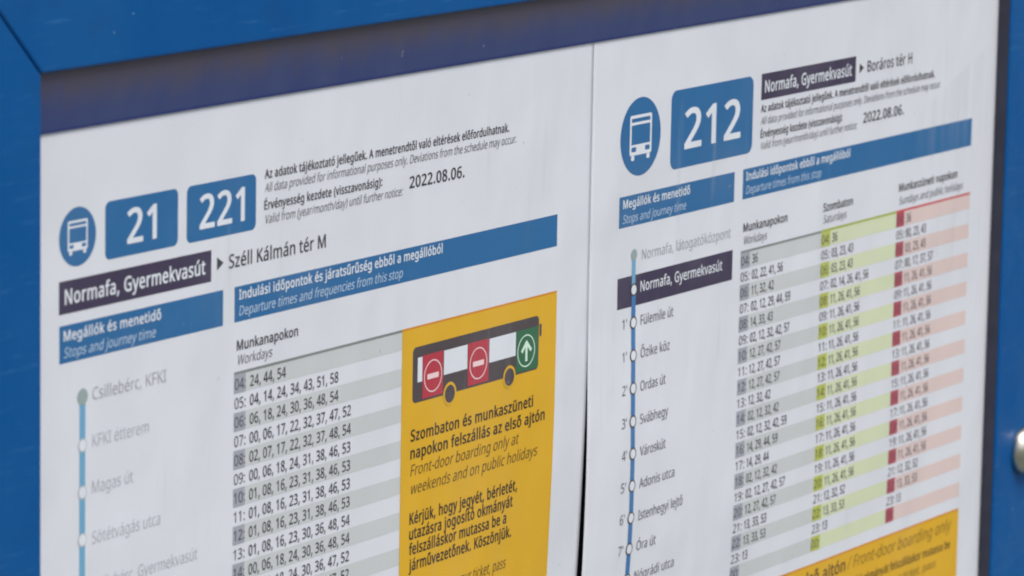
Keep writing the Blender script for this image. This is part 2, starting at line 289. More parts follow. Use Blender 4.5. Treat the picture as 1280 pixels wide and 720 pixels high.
# lettering: outlines of a humanist sans, in 1/1000 em, one glyph per line: character, advance, contours
GLYPHS = """ 260
'225|160 714 140 456 85 456 65 714
(300|40 274 44 355 56 434 75 510 104 583 141 651 187 714 270 714 209 615 164 507 138 392 129 275 133 198 145 122 165 47 192 -24 227 -93 269 -158 187 -158 141 -96 104 -29 75 42 56 117 44 195
)300|260 274 256 195 244 117 225 42 196 -29 159 -96 113 -158 31 -158 73 -93 108 -24 135 47 155 122 167 198 171 275 167 353 155 431 135 507 108 580 73 649 30 714 113 714 159 651 196 583 225 510 244 434 256 355
,268|192 105 169 29 138 -52 106 -129 41 -129 60 -48 78 38 91 116 185 116
-322|40 229 40 307 282 307 282 229
.268|72 54 76 85 90 106 110 117 133 121 157 117 177 106 191 85 196 54 191 23 177 2 157 -10 133 -14 110 -10 90 2 76 23
/372|362 714 96 0 10 0 276 714
0572|523 358 510 203 493 140 468 87 436 46 394 15 344 -4 285 -10 212 1 152 34 107 88 74 160 55 251 49 358 55 465 72 556 103 628 148 682 208 714 285 725 358 714 418 682 464 628 497 556 516 465|137 358 141 268 151 195 171 138 198 97 236 73 285 65 334 73 371 97 400 137 419 194 430 268 434 358 430 448 419 520 400 577 371 617 334 642 285 650 236 642 198 617 170 577 151 520 141 448
1572|355 0 269 0 269 499 269 548 271 585 273 622 244 595 211 567 135 505 89 564 282 714 355 714
2572|520 0 48 0 48 73 235 262 326 358 382 440 396 483 401 529 392 581 366 618 326 641 275 649 226 644 183 631 103 581 56 640 117 683 190 713 275 724 337 718 390 701 433 673 464 635 484 589 491 534 485 480 468 429 440 380 404 333 308 231 159 84 159 80 520 80
3572|493 547 488 502 475 464 453 432 423 407 387 388 345 376 345 372 420 353 473 318 504 267 515 203 508 144 486 92 449 49 397 17 327 -3 241 -10 137 -1 45 29 45 111 142 76 242 64 325 73 381 101 412 146 423 205 417 246 399 277 371 301 331 318 281 328 223 331 154 331 154 406 224 406 278 410 322 423 357 443 382 470 398 503 403 541 394 587 368 621 327 643 273 650 204 642 146 621 93 590 49 650 92 678 143 702 204 718 272 724 370 711 438 674 479 617
4572|552 162 448 162 448 0 363 0 363 162 21 162 21 237 357 718 448 718 448 241 552 241|363 466 363 513 365 554 366 590 368 624 364 624 344 583 321 546 107 241 363 241
5572|275 438 343 432 402 413 450 383 485 341 508 290 515 228 507 159 483 100 444 53 391 18 326 -3 248 -10 144 0 63 29 63 112 150 77 249 65 299 69 341 81 377 103 403 132 419 171 425 219 414 281 382 326 326 355 246 364 182 359 124 349 80 377 107 714 465 714 465 634 182 634 165 427 211 434
6572|55 305 63 427 93 540 118 591 151 635 193 672 244 700 307 718 382 724 428 722 470 715 470 640 429 649 384 652 321 646 269 629 228 602 196 566 174 523 158 474 143 363 149 363 187 406 242 436 318 447 376 441 426 421 468 390 499 347 519 294 525 230 518 161 497 102 463 54 418 19 363 -3 298 -10 249 -5 203 9 162 33 125 67 96 111 73 165 60 230|297 64 354 74 399 104 428 156 438 230 429 291 403 338 360 368 300 378 256 373 218 358 187 336 163 309 149 278 144 247 153 182 182 123 230 80 261 68
7572|136 0 429 634 44 634 44 714 523 714 523 646 233 0
8572|285 724 344 719 396 704 439 680 471 647 492 604 499 553 494 513 480 478 431 421 363 378 443 330 475 302 500 269 517 230 522 185 515 129 493 81 458 43 411 14 354 -4 288 -10 217 -4 157 13 110 41 76 78 56 126 49 182 54 228 69 267 93 300 124 329 197 373 133 418 88 477 76 513 72 554 79 605 100 646 133 680 176 704 227 719|135 181 144 133 172 94 219 69 286 60 350 69 397 94 426 134 436 184 431 217 417 245 365 293 286 331 270 337 196 296 150 246 139 216|284 653 234 646 193 626 167 594 158 550 162 516 175 488 223 445 289 412 351 445 395 488 408 517 412 550 403 594 377 626 336 646
9572|520 409 511 287 482 173 457 123 424 78 382 41 330 13 267 -4 192 -10 145 -7 102 0 102 75 144 65 190 62 254 68 305 85 346 112 378 147 401 190 417 239 431 350 425 350 387 308 331 278 255 267 198 273 147 292 106 324 75 366 56 419 50 483 57 553 78 612 113 660 158 695 214 717 278 724 327 719 373 704 414 680 450 646 479 602 501 548 515 484|278 650 222 640 176 609 147 557 137 484 145 422 171 375 213 346 274 336 319 341 357 355 388 378 411 405 426 435 431 467 421 531 393 591 345 634 314 646
:268|72 54 76 85 90 106 110 117 133 121 157 117 177 106 191 85 196 54 191 23 177 2 157 -10 133 -14 110 -10 90 2 76 23|72 482 76 514 90 535 110 546 133 550 157 546 177 535 191 514 196 482 191 451 177 430 157 418 133 414 110 418 90 430 76 451
;268|183 105 160 29 129 -52 97 -129 31 -129 46 -69 60 -4 72 59 82 116 176 116|70 482 74 514 88 535 108 546 131 550 155 546 175 535 189 514 194 482 189 451 175 430 155 418 131 414 108 418 88 430 74 451
A639|545 0 459 221 176 221 91 0 0 0 279 717 360 717 638 0|352 517 342 546 328 589 318 624 307 583 296 546 287 517 206 301 432 301
B650|301 714 419 704 503 674 555 620 572 537 568 497 556 462 537 433 510 408 477 390 436 379 436 374 517 348 550 325 575 294 591 254 596 203 588 143 566 92 530 52 480 23 420 6 348 0 97 0 97 714|319 410 396 417 445 439 470 476 479 527 469 578 437 611 384 631 305 637 187 637 187 410|187 335 187 76 331 76 412 85 463 113 491 156 500 210 496 245 483 276 461 301 428 319 383 331 324 335
C632|403 645 349 640 300 625 258 601 222 568 194 527 173 477 160 421 156 357 163 275 183 204 218 146 265 104 327 78 402 69 491 77 573 97 573 19 490 -3 389 -10 289 1 207 35 143 89 97 163 70 253 61 358 67 435 83 506 111 568 149 622 198 665 257 698 326 717 404 724 510 713 601 682 565 606 491 633
D730|669 364 658 254 624 163 570 92 497 41 405 10 296 0 97 0 97 714 317 714 418 704 504 674 574 625 626 556 658 470|574 361 566 448 542 517 504 570 450 607 384 630 304 637 187 637 187 77 284 77 411 95 501 148 556 237
E556|496 0 97 0 97 714 496 714 496 635 187 635 187 412 478 412 478 334 187 334 187 79 496 79
F519|187 0 97 0 97 714 496 714 496 635 187 635 187 382 477 382 477 303 187 303
G728|407 377 654 377 654 27 537 -1 403 -10 301 1 216 34 149 88 100 161 71 252 61 357 72 461 105 551 159 624 231 678 323 713 431 724 544 713 644 682 610 604 524 633 426 645 347 636 280 610 226 568 187 510 163 440 155 357 162 277 182 206 218 148 269 104 337 77 424 68 504 73 564 85 564 297 407 297
H741|643 0 553 0 553 333 187 333 187 0 97 0 97 714 187 714 187 412 553 412 553 714 643 714
I339|298 0 40 0 40 52 124 71 124 642 40 662 40 714 298 714 298 662 214 642 214 71 298 52
J273|-4 -190 -46 -186 -78 -177 -78 -101 -44 -108 -6 -111 42 -101 62 -87 78 -66 88 -36 92 4 92 714 182 714 182 11 176 -52 159 -102 131 -141 94 -168 49 -185
K619|619 0 513 0 260 341 187 277 187 0 97 0 97 714 187 714 187 362 248 430 310 498 503 714 608 714 325 403
L524|97 0 97 714 187 714 187 80 499 80 499 0
M907|412 0 177 626 173 626 176 575 179 507 180 433 180 0 97 0 97 714 230 714 450 129 454 129 678 714 810 714 810 0 721 0 721 439 722 508 725 573 728 625 724 625 486 0
N760|663 0 558 0 176 593 172 593 175 538 178 471 180 399 180 0 97 0 97 714 201 714 582 123 586 123 583 171 580 241 579 311 579 714 663 714
O781|720 358 715 279 699 207 673 145 636 91 590 48 533 16 467 -3 391 -10 312 -3 245 16 188 48 142 91 106 145 81 208 66 280 61 359 70 462 97 551 142 624 206 679 290 713 392 725 490 714 572 679 636 625 682 551 711 462|156 358 162 274 181 203 213 145 258 103 318 77 391 68 465 77 523 103 568 146 600 203 619 274 625 358 611 478 569 569 497 627 392 646 318 637 258 611 213 569 181 512 162 442
P605|286 714 407 700 490 659 538 593 554 504 539 419 520 381 492 347 453 318 404 296 343 283 269 278 187 278 187 0 97 0 97 714|278 637 187 637 187 355 259 355 321 359 372 369 411 388 439 416 456 453 461 500 450 560 417 603 360 628
Q781|720 358 714 275 697 200 667 134 627 80 575 37 512 8 683 -170 554 -170 416 -9 403 -9 391 -10 312 -3 245 16 188 48 142 91 106 145 81 208 66 280 61 359 70 462 97 551 142 624 206 679 290 713 392 725 490 714 572 679 636 625 682 551 711 462|156 358 162 274 181 203 213 145 258 103 318 77 391 68 465 77 523 103 568 146 600 203 619 274 625 358 611 478 569 569 497 627 392 646 318 637 258 611 213 569 181 512 162 442
R622|294 714 375 708 440 691 491 663 526 624 547 573 554 511 549 459 533 416 509 382 479 355 411 320 607 0 502 0 329 295 187 295 187 0 97 0 97 714|289 636 187 636 187 371 294 371 369 380 421 405 451 448 461 507 456 549 442 582 419 606 386 623 343 633
S549|502 191 494 132 471 82 433 43 382 14 320 -4 247 -10 171 -6 104 5 51 24 51 110 140 81 251 68 300 71 340 82 371 99 394 122 408 150 412 183 408 215 397 242 377 265 345 286 244 330 163 366 106 411 71 468 60 542 67 595 89 639 124 675 169 702 225 718 288 724 396 713 485 684 457 607 376 634 286 645 245 642 211 632 185 616 166 595 155 570 151 541 155 508 166 481 186 458 215 438 307 397 413 347 452 318 479 284 496 242
T556|323 0 233 0 233 635 10 635 10 714 545 714 545 635 323 635
U731|640 252 632 182 610 118 572 65 518 24 449 -1 362 -10 245 8 159 62 107 147 90 254 90 714 180 714 180 251 192 174 226 116 285 80 367 68 426 74 472 91 508 119 532 156 546 201 551 252 551 714 640 714
V600|600 714 345 0 255 0 0 714 94 714 255 256 274 200 288 148 300 100 311 149 326 201 345 258 505 714
W930|917 714 727 0 636 0 497 468 485 511 474 553 465 587 461 609 457 587 450 553 439 510 427 465 292 0 201 0 12 714 106 714 217 278 228 232 237 188 245 147 251 108 257 149 266 192 277 238 289 283 415 714 508 714 639 280 652 233 663 188 671 145 678 108 686 160 698 218 713 279 823 714
X586|582 0 480 0 291 310 99 0 4 0 241 372 19 714 119 714 294 434 470 714 565 714 344 374
Y566|283 363 469 714 566 714 328 277 328 0 238 0 238 273 0 714 98 714
Z572|533 0 38 0 38 68 414 634 50 634 50 714 523 714 523 646 147 80 533 80
a561|288 545 373 534 433 502 468 446 480 365 480 0 416 0 399 76 395 76 347 27 291 -1 215 -10 169 -6 128 7 94 29 68 59 51 100 46 149 62 220 109 272 189 306 303 320 394 323 394 355 387 412 365 448 330 467 283 474 203 461 132 433 105 499 188 531|314 259 229 249 175 227 147 193 137 148 144 109 164 82 196 66 235 61 297 70 348 98 382 146 393 214 393 262
b615|173 575 171 511 168 465 173 465 200 496 236 522 282 539 339 545 429 528 499 475 545 389 560 268 553 183 532 114 499 60 455 21 401 -2 339 -10 282 -4 236 13 200 38 173 68 166 68 148 0 85 0 85 760 173 760|324 472 273 467 234 450 206 423 187 384 176 334 173 271 173 267 181 180 205 115 252 76 326 63 389 76 433 116 460 181 469 269 460 357 433 421 388 459
c480|300 -10 233 -3 173 19 124 56 86 109 63 178 55 265 63 355 88 426 127 480 177 517 238 539 306 546 385 537 447 517 420 444 364 461 304 469 255 463 215 446 184 417 163 378 150 327 146 266 150 207 163 157 184 117 214 89 252 72 299 66 376 75 438 97 438 19 378 -2
d615|275 -10 185 7 115 59 70 146 55 267 70 388 115 475 186 528 276 546 349 535 403 507 442 467 448 467 444 505 442 546 442 760 530 760 530 0 459 0 446 72 442 72 403 30 349 1|289 63 361 75 408 109 434 168 443 250 443 266 435 354 410 419 363 460 288 473 226 459 181 416 155 350 146 265 155 180 181 116 226 76
e564|292 546 356 538 410 516 454 480 486 431 506 372 513 304 513 251 146 251 159 171 192 112 246 77 317 65 407 74 489 102 489 25 408 -1 313 -10 241 -2 178 21 126 60 87 113 63 182 55 264 62 346 84 415 120 471 167 512 225 537|291 474 235 464 191 433 162 385 148 321 421 321 417 364 407 401 389 431 365 454 332 469
f344|332 468 197 468 197 0 109 0 109 468 15 468 15 509 109 539 109 570 114 632 129 682 155 719 189 745 232 760 283 765 341 759 387 747 364 678 327 688 284 693 246 686 218 663 202 626 197 571 197 536 332 536
g615|275 546 325 541 370 526 410 501 443 465 448 465 460 536 530 536 530 -9 523 -79 504 -136 471 -182 425 -214 365 -233 290 -240 183 -231 97 -206 97 -125 186 -156 295 -167 357 -157 403 -126 433 -79 443 -16 443 5 444 40 446 71 442 71 411 35 373 10 328 -5 276 -10 183 8 113 63 70 150 55 267 70 382 113 470 183 527|287 472 245 466 210 448 183 418 163 378 150 327 146 266 155 179 182 114 227 75 289 62 359 72 385 86 407 105 435 163 444 246 444 267 440 333 427 385 406 424 376 451 336 467
h618|173 537 171 498 168 462 174 462 217 508 275 535 341 545 401 540 449 524 488 498 515 461 531 411 537 349 537 0 450 0 450 343 443 400 421 440 384 464 330 472 276 466 236 449 207 422 187 383 177 335 173 277 173 0 85 0 85 760 173 760
i258|173 536 173 0 85 0 85 536|130 737 165 723 177 706 181 681 177 656 165 639 130 625 110 628 93 639 82 656 78 681 82 706 93 723 110 734
j258|22 -240 -22 -236 -55 -228 -55 -157 -24 -164 11 -167 40 -163 64 -149 80 -124 85 -83 85 536 173 536 173 -80 169 -126 157 -166 137 -198 108 -221 70 -235|78 681 82 706 93 723 110 734 130 737 165 723 177 706 181 681 177 656 165 639 130 625 110 628 93 639 82 656
k534|172 363 171 321 168 276 172 276 190 299 214 329 236 355 407 536 510 536 293 307 525 0 419 0 233 250 172 197 172 0 85 0 85 760 172 760
l258|173 0 85 0 85 760 173 760
m935|673 546 752 534 809 499 843 439 854 349 854 0 767 0 767 345 760 400 740 440 707 464 658 472 591 461 546 427 521 372 513 296 513 0 426 0 426 345 414 415 399 440 378 458 350 468 316 472 268 466 231 449 204 422 186 384 176 336 173 278 173 0 85 0 85 536 156 536 169 463 174 463 215 509 270 537 332 546 389 540 435 524 471 496 496 456 501 456 533 496 574 524 622 540
n618|343 546 427 534 488 499 525 439 537 349 537 0 450 0 450 343 443 400 421 440 384 464 330 472 255 459 207 422 181 361 173 278 173 0 85 0 85 536 156 536 169 463 174 463 218 509 277 537
o605|551 269 547 206 533 150 512 103 483 63 447 31 405 8 355 -5 301 -10 250 -5 203 8 161 31 125 63 96 103 73 150 60 206 55 269 62 351 85 419 121 474 171 513 232 538 304 546 373 538 432 513 482 474 519 419 543 351|146 269 150 210 163 159 184 118 214 88 254 69 303 63 352 69 392 88 422 118 443 159 456 210 460 269 456 328 443 378 422 418 391 447 352 466 302 472 231 458 183 418 155 354
p615|340 546 429 529 499 477 545 391 560 269 553 185 532 115 499 61 455 21 402 -2 339 -10 266 1 211 29 173 68 167 68 171 25 173 -20 173 -240 85 -240 85 536 157 536 169 463 173 463 211 505 265 535|324 472 275 467 237 451 208 426 189 390 177 343 173 286 173 269 176 208 187 157 206 117 234 87 274 69 326 63 371 70 406 90 434 122 453 163 465 213 469 270 460 353 433 417 388 458
q615|442 -11 443 31 447 72 441 72 414 40 377 14 331 -4 273 -10 185 7 115 59 70 146 55 267 62 352 83 421 117 475 161 514 215 538 276 546 333 540 379 522 415 495 443 463 447 463 460 536 530 536 530 -240 442 -240|290 63 340 68 378 83 407 108 427 144 438 191 443 248 443 266 434 356 409 420 362 460 288 473 225 459 181 416 155 350 146 265 155 180 181 116 226 76
r413|335 546 367 544 398 540 387 459 358 464 329 466 270 453 220 416 185 360 173 286 173 0 85 0 85 536 157 536 167 438 171 438 212 492 267 531 299 542
s479|434 148 427 100 408 61 376 30 334 8 282 -5 220 -10 123 -1 52 24 52 104 129 74 222 61 280 66 319 82 342 108 349 140 338 176 298 208 217 244 128 284 95 306 71 332 56 364 51 404 65 464 106 509 171 537 252 546 343 536 423 510 393 440 322 464 246 474 198 470 163 456 142 436 135 409 148 371 191 341 273 307 360 268 392 246 415 219 429 187
t361|264 62 305 65 339 73 339 6 299 -5 249 -10 209 -6 171 4 139 24 114 55 97 98 92 156 92 468 16 468 16 510 93 545 128 659 180 659 180 536 335 536 335 468 180 468 180 158 186 115 203 85 230 68
u618|533 536 533 0 461 0 448 71 444 71 400 25 341 -1 274 -10 215 -5 167 10 128 37 101 74 84 123 79 185 79 536 168 536 168 191 175 135 197 95 234 71 287 63 341 69 381 85 411 113 430 151 441 200 445 257 445 536
v508|203 0 0 536 94 536 208 220 225 171 241 119 251 78 255 78 266 120 283 172 300 220 414 536 508 536 304 0
w786|431 303 419 344 408 383 400 418 394 445 390 445 384 418 376 383 366 343 354 302 258 1 158 1 11 537 102 537 176 251 191 192 203 136 211 91 215 91 222 121 230 159 240 199 251 235 346 537 442 537 534 235 548 186 562 135 570 92 574 92 581 134 594 190 610 251 685 537 775 537 626 1 523 1
x529|212 274 27 536 127 536 265 334 402 536 501 536 316 274 511 0 411 0 265 214 117 0 18 0
y510|1 536 95 536 211 231 229 179 245 130 256 85 260 85 279 150 306 232 415 536 510 536 279 -74 234 -161 206 -195 172 -219 132 -235 84 -240 42 -237 11 -232 11 -162 37 -166 70 -168 123 -156 162 -123 189 -73 217 -2
z470|431 0 39 0 39 58 327 468 56 468 56 536 424 536 424 470 140 68 431 68
Á639|545 0 459 221 176 221 91 0 0 0 279 717 360 717 638 0|352 517 342 546 328 589 318 624 307 583 296 546 287 517 206 301 432 301|466 934 440 900 402 858 361 817 323 784 265 784 265 796 297 841 332 894 360 944 466 944
É556|496 0 97 0 97 714 496 714 496 635 187 635 187 412 478 412 478 334 187 334 187 79 496 79|453 934 427 900 389 858 349 817 310 784 252 784 252 796 284 841 319 894 347 944 453 944
Í339|298 0 40 0 40 52 124 71 124 642 40 662 40 714 298 714 298 662 214 642 214 71 298 52|318 934 292 900 254 858 213 817 175 784 117 784 117 796 149 841 184 894 212 944 318 944
Ó781|720 358 715 279 699 207 673 145 636 91 590 48 533 16 467 -3 391 -10 312 -3 245 16 188 48 142 91 106 145 81 208 66 280 61 359 70 462 97 551 142 624 206 679 290 713 392 725 490 714 572 679 636 625 682 551 711 462|156 358 162 274 181 203 213 145 258 103 318 77 391 68 465 77 523 103 568 146 600 203 619 274 625 358 611 478 569 569 497 627 392 646 318 637 258 611 213 569 181 512 162 442|539 934 513 900 475 858 434 817 396 784 338 784 338 796 370 841 405 894 433 944 539 944
Ö781|720 358 715 279 699 207 673 145 636 91 590 48 533 16 467 -3 391 -10 312 -3 245 16 188 48 142 91 106 145 81 208 66 280 61 359 70 462 97 551 142 624 206 679 290 713 392 725 490 714 572 679 636 625 682 551 711 462|156 358 162 274 181 203 213 145 258 103 318 77 391 68 465 77 523 103 568 146 600 203 619 274 625 358 611 478 569 569 497 627 392 646 318 637 258 611 213 569 181 512 162 442|251 859 254 881 265 896 298 908 331 896 341 881 345 859 341 837 331 821 298 809 265 821 254 837|439 859 442 881 452 896 485 908 518 896 528 881 532 859 528 837 518 821 485 809 452 821 442 837
Ú731|640 252 632 182 610 118 572 65 518 24 449 -1 362 -10 245 8 159 62 107 147 90 254 90 714 180 714 180 251 192 174 226 116 285 80 367 68 426 74 472 91 508 119 532 156 546 201 551 252 551 714 640 714|514 934 488 900 450 858 409 817 371 784 313 784 313 796 345 841 380 894 408 944 514 944
Ü731|640 252 632 182 610 118 572 65 518 24 449 -1 362 -10 245 8 159 62 107 147 90 254 90 714 180 714 180 251 192 174 226 116 285 80 367 68 426 74 472 91 508 119 532 156 546 201 551 252 551 714 640 714|226 859 229 881 240 896 273 908 306 896 316 881 320 859 316 837 306 821 273 809 240 821 229 837|414 859 417 881 427 896 460 908 493 896 503 881 507 859 503 837 493 821 460 809 427 821 417 837
á561|288 545 373 534 433 502 468 446 480 365 480 0 416 0 399 76 395 76 347 27 291 -1 215 -10 169 -6 128 7 94 29 68 59 51 100 46 149 62 220 109 272 189 306 303 320 394 323 394 355 387 412 365 448 330 467 283 474 203 461 132 433 105 499 188 531|314 259 229 249 175 227 147 193 137 148 144 109 164 82 196 66 235 61 297 70 348 98 382 146 393 214 393 262|429 756 403 722 365 681 325 639 286 606 228 606 228 618 260 663 295 716 323 766 429 766
é564|292 546 356 538 410 516 454 480 486 431 506 372 513 304 513 251 146 251 159 171 192 112 246 77 317 65 407 74 489 102 489 25 408 -1 313 -10 241 -2 178 21 126 60 87 113 63 182 55 264 62 346 84 415 120 471 167 512 225 537|291 474 235 464 191 433 162 385 148 321 421 321 417 364 407 401 389 431 365 454 332 469|433 756 407 722 369 681 328 639 290 606 232 606 232 618 264 663 299 716 327 766 433 766
í258|173 0 85 0 85 536 173 536|277 756 251 722 213 681 172 639 134 606 76 606 76 618 108 663 143 716 171 766 277 766
ó605|551 269 547 206 533 150 512 103 483 63 447 31 405 8 355 -5 301 -10 250 -5 203 8 161 31 125 63 96 103 73 150 60 206 55 269 62 351 85 419 121 474 171 513 232 538 304 546 373 538 432 513 482 474 519 419 543 351|146 269 150 210 163 159 184 118 214 88 254 69 303 63 352 69 392 88 422 118 443 159 456 210 460 269 456 328 443 378 422 418 391 447 352 466 302 472 231 458 183 418 155 354|451 756 425 722 387 681 346 639 308 606 250 606 250 618 282 663 317 716 345 766 451 766
ö605|551 269 547 206 533 150 512 103 483 63 447 31 405 8 355 -5 301 -10 250 -5 203 8 161 31 125 63 96 103 73 150 60 206 55 269 62 351 85 419 121 474 171 513 232 538 304 546 373 538 432 513 482 474 519 419 543 351|146 269 150 210 163 159 184 118 214 88 254 69 303 63 352 69 392 88 422 118 443 159 456 210 460 269 456 328 443 378 422 418 391 447 352 466 302 472 231 458 183 418 155 354|163 681 166 703 177 718 210 730 243 718 253 703 257 681 253 659 243 643 210 631 177 643 166 659|351 681 354 703 365 718 397 730 430 718 441 703 444 681 441 659 430 643 397 631 365 643 354 659
ú618|533 536 533 0 461 0 448 71 444 71 400 25 341 -1 274 -10 215 -5 167 10 128 37 101 74 84 123 79 185 79 536 168 536 168 191 175 135 197 95 234 71 287 63 341 69 381 85 411 113 430 151 441 200 445 257 445 536|457 756 431 722 393 681 352 639 314 606 256 606 256 618 288 663 323 716 351 766 457 766
ü618|533 536 533 0 461 0 448 71 444 71 400 25 341 -1 274 -10 215 -5 167 10 128 37 101 74 84 123 79 185 79 536 168 536 168 191 175 135 197 95 234 71 287 63 341 69 381 85 411 113 430 151 441 200 445 257 445 536|169 681 172 703 183 718 216 730 249 718 259 703 263 681 259 659 249 643 216 631 183 643 172 659|357 681 360 703 370 718 403 730 436 718 446 703 450 681 446 659 436 643 403 631 370 643 360 659
Ő781|720 358 715 279 699 207 673 145 636 91 590 48 533 16 467 -3 391 -10 312 -3 245 16 188 48 142 91 106 145 81 208 66 280 61 359 70 462 97 551 142 624 206 679 290 713 392 725 490 714 572 679 636 625 682 551 711 462|156 358 162 274 181 203 213 145 258 103 318 77 391 68 465 77 523 103 568 146 600 203 619 274 625 358 611 478 569 569 497 627 392 646 318 637 258 611 213 569 181 512 162 442|570 934 547 901 512 859 473 817 437 784 387 784 387 796 417 841 448 894 474 944 570 944|394 934 371 901 336 859 297 817 261 784 211 784 211 796 241 841 272 894 298 944 394 944
ő605|551 269 547 206 533 150 512 103 483 63 447 31 405 8 355 -5 301 -10 250 -5 203 8 161 31 125 63 96 103 73 150 60 206 55 269 62 351 85 419 121 474 171 513 232 538 304 546 373 538 432 513 482 474 519 419 543 351|146 269 150 210 163 159 184 118 214 88 254 69 303 63 352 69 392 88 422 118 443 159 456 210 460 269 456 328 443 378 422 418 391 447 352 466 302 472 231 458 183 418 155 354|482 756 459 723 424 681 385 639 349 606 299 606 299 618 329 663 360 716 386 766 482 766|306 756 283 723 248 681 209 639 173 606 123 606 123 618 153 663 184 716 210 766 306 766
ű618|533 536 533 0 461 0 448 71 444 71 400 25 341 -1 274 -10 215 -5 167 10 128 37 101 74 84 123 79 185 79 536 168 536 168 191 175 135 197 95 234 71 287 63 341 69 381 85 411 113 430 151 441 200 445 257 445 536|488 756 465 723 430 681 391 639 355 606 305 606 305 618 335 663 366 716 392 766 488 766|312 756 289 723 254 681 215 639 179 606 129 606 129 618 159 663 190 716 216 766 312 766"""
ADV, CONT = {}, {}
for ln in GLYPHS.split('\n'):
    f = ln[1:].split('|')
    ADV[ln[0]] = float(f[0])
    CONT[ln[0]] = [[tuple(map(float, (q[i], q[i + 1]))) for i in range(0, len(q), 2)] for q in (s.split() for s in f[1:])]
_gc = {}
def winding(loops, x, y):
    n = 0
    for c in loops:
        for (ax, ay), (bx, by) in zip(c, c[1:] + c[:1]):
            if (ay > y) != (by > y) and x < ax + (y - ay) * (bx - ax) / (by - ay): n += 1 if by > ay else -1
    return n
def fatten(c, d):
    """push a contour outwards (ink lies on the right of its direction) by d"""
    if not d: return c
    out = []; n = len(c)
    for i in range(n):
        (ax, ay), (bx, by), (cx, cy) = c[i - 1], c[i], c[(i + 1) % n]
        l1 = math.hypot(bx - ax, by - ay) or 1; l2 = math.hypot(cx - bx, cy - by) or 1
        n1 = (-(by - ay) / l1, (bx - ax) / l1); n2 = (-(cy - by) / l2, (cx - bx) / l2)
        mx, my = n1[0] + n2[0], n1[1] + n2[1]; q = max(mx * mx + my * my, .9)
        out.append((bx + 2 * d * mx / q, by + 2 * d * my / q * .7))
    return out
def glyph(ch, weight):
    """filled letter shape, fattened by weight (1/1000 em)"""
    if (ch, weight) in _gc: return _gc[ch, weight]
    loops = [fatten(c, weight) for c in CONT[ch]]
    pts = [Vector((x / 1000, y / 1000)) for c in loops for x, y in c]; es = []; k = 0
    for c in loops:
        es += [(k + i, k + (i + 1) % len(c)) for i in range(len(c))]; k += len(c)
    v2, _, tri, *_ = geometry.delaunay_2d_cdt(pts, es, [], 0, 1e-6)
    vs_ = [(q.x, q.y) for q in v2]; fs = []
    for f in tri:
        (ax, ay), (bx, by), (cx, cy) = (vs_[i] for i in f)
        if winding(loops, (ax + bx + cx) / 3 * 1000, (ay + by + cy) / 3 * 1000):
            fs.append(tuple(f) if (bx - ax) * (cy - ay) - (by - ay) * (cx - ax) > 0 else tuple(reversed(f)))
    _gc[ch, weight] = (vs_, fs)
    return _gc[ch, weight]
def natural(text, tr=0.0):
    return sum(ADV[c] + tr for c in text) / 1000
def ink_width(text, tr=0.0):
    """from the first letter's left edge to the last letter's right edge, in em"""
    l = min(x for c in CONT[text[0]] for x, y in c) / 1000
    r = max(x for c in CONT[text[-1]] for x, y in c) / 1000
    return natural(text[:-1], tr) + r - l, l
def letters(bend, text, u, v, size, layer, width=None, hs=1.0, weight=0, shear=0.0):
    tr = 1.5 * weight                  # heavier letters are set a little wider apart
    wn_, l = ink_width(text, tr)
    k = width / (wn_ * size) if width else hs
    x = -l; vs_, fs = [], []
    for ch in text:
        if ch != ' ':
            gv, gf = glyph(ch, weight); b = len(vs_)
            for gx, gy in gv:
                vs_.append(P(bend, u + (x + gx + shear * gy) * size * k, v + gy * size, layer))
            fs += [tuple(i + b for i in f) for f in gf]
        x += (ADV[ch] + tr) / 1000
    return vs_, fs

class Sheet:
    def __init__(self, root, bend): self.root, self.bend = root, bend
    def put(self, name, vf, mat, parent=None, label=None):
        o = link(name, mesh(name, *vf), M[mat], parent or self.root)
        if label: o['label'] = label
        return o
    def rect(self, name, u0, v0, u1, v1, mat, layer=1, parent=None, label=None, step=9.0):
        return self.put(name, grid(self.bend, u0, v0, u1, v1, layer, step), mat, parent, label)
    def shape(self, name, outline, mat, layer=1, parent=None, holes=(), label=None):
        return self.put(name, poly(self.bend, outline, layer, holes), mat, parent, label)
    def text(self, text, u, v, size, mat='ink', parent=None, name=None, layer=3, **kw):
        return self.put(name or ('lettering' if parent else 'text_line'), letters(self.bend, text, u, v, size, layer, **kw), mat, parent)

BOLD, SEMI, REG, NUM = 25, 16, 2, 26
ITAL = .2

# ------------------------------------------------------------------ setting
g = mesh('ground', [(-40, -40, 0), (40, -40, 0), (40, 40, 0), (-40, 40, 0)], [(0, 1, 2, 3)])  # unseen ground plane, added for bounce light and the bolt's reflection
tag(link('ground', g, M['ground'], None), kind='structure')

# ------------------------------------------------------------------ display case
case = empty('display_case')
tag(case, 'blue enamelled metal display case framing two printed timetables, with one steel bolt', 'display case')
IN_L, IN_R, IN_T, IN_B = -973.0, 1361.5, 361.0, -1340.0
D_F, D_B, RAIL = 22.0, -22.0, 250.0                       # front of the rails, back of the case, rail width
def solid(name, outline, z0, z1, mat, parent, bevel=0.0, seg=3):
    """prism with the given outline in the plane of the board, from depth z0 to z1"""
    n = len(outline)
    vs_ = [(u * U, -z0 * U, v * U) for u, v in outline] + [(u * U, -z1 * U, v * U) for u, v in outline]
    fs = [tuple(reversed(range(n))), tuple(range(n, 2 * n))] + [(i, (i + 1) % n, n + (i + 1) % n, n + i) for i in range(n)]
    o = link(name, mesh(name, vs_, fs), M[mat], parent)
    if bevel:
        b = o.modifiers.new('bevel', 'BEVEL'); b.width = bevel * U; b.segments = seg; b.limit_method = 'ANGLE'
        for f in o.data.polygons: f.use_smooth = True
        o.modifiers.new('wn', 'WEIGHTED_NORMAL')
    return o
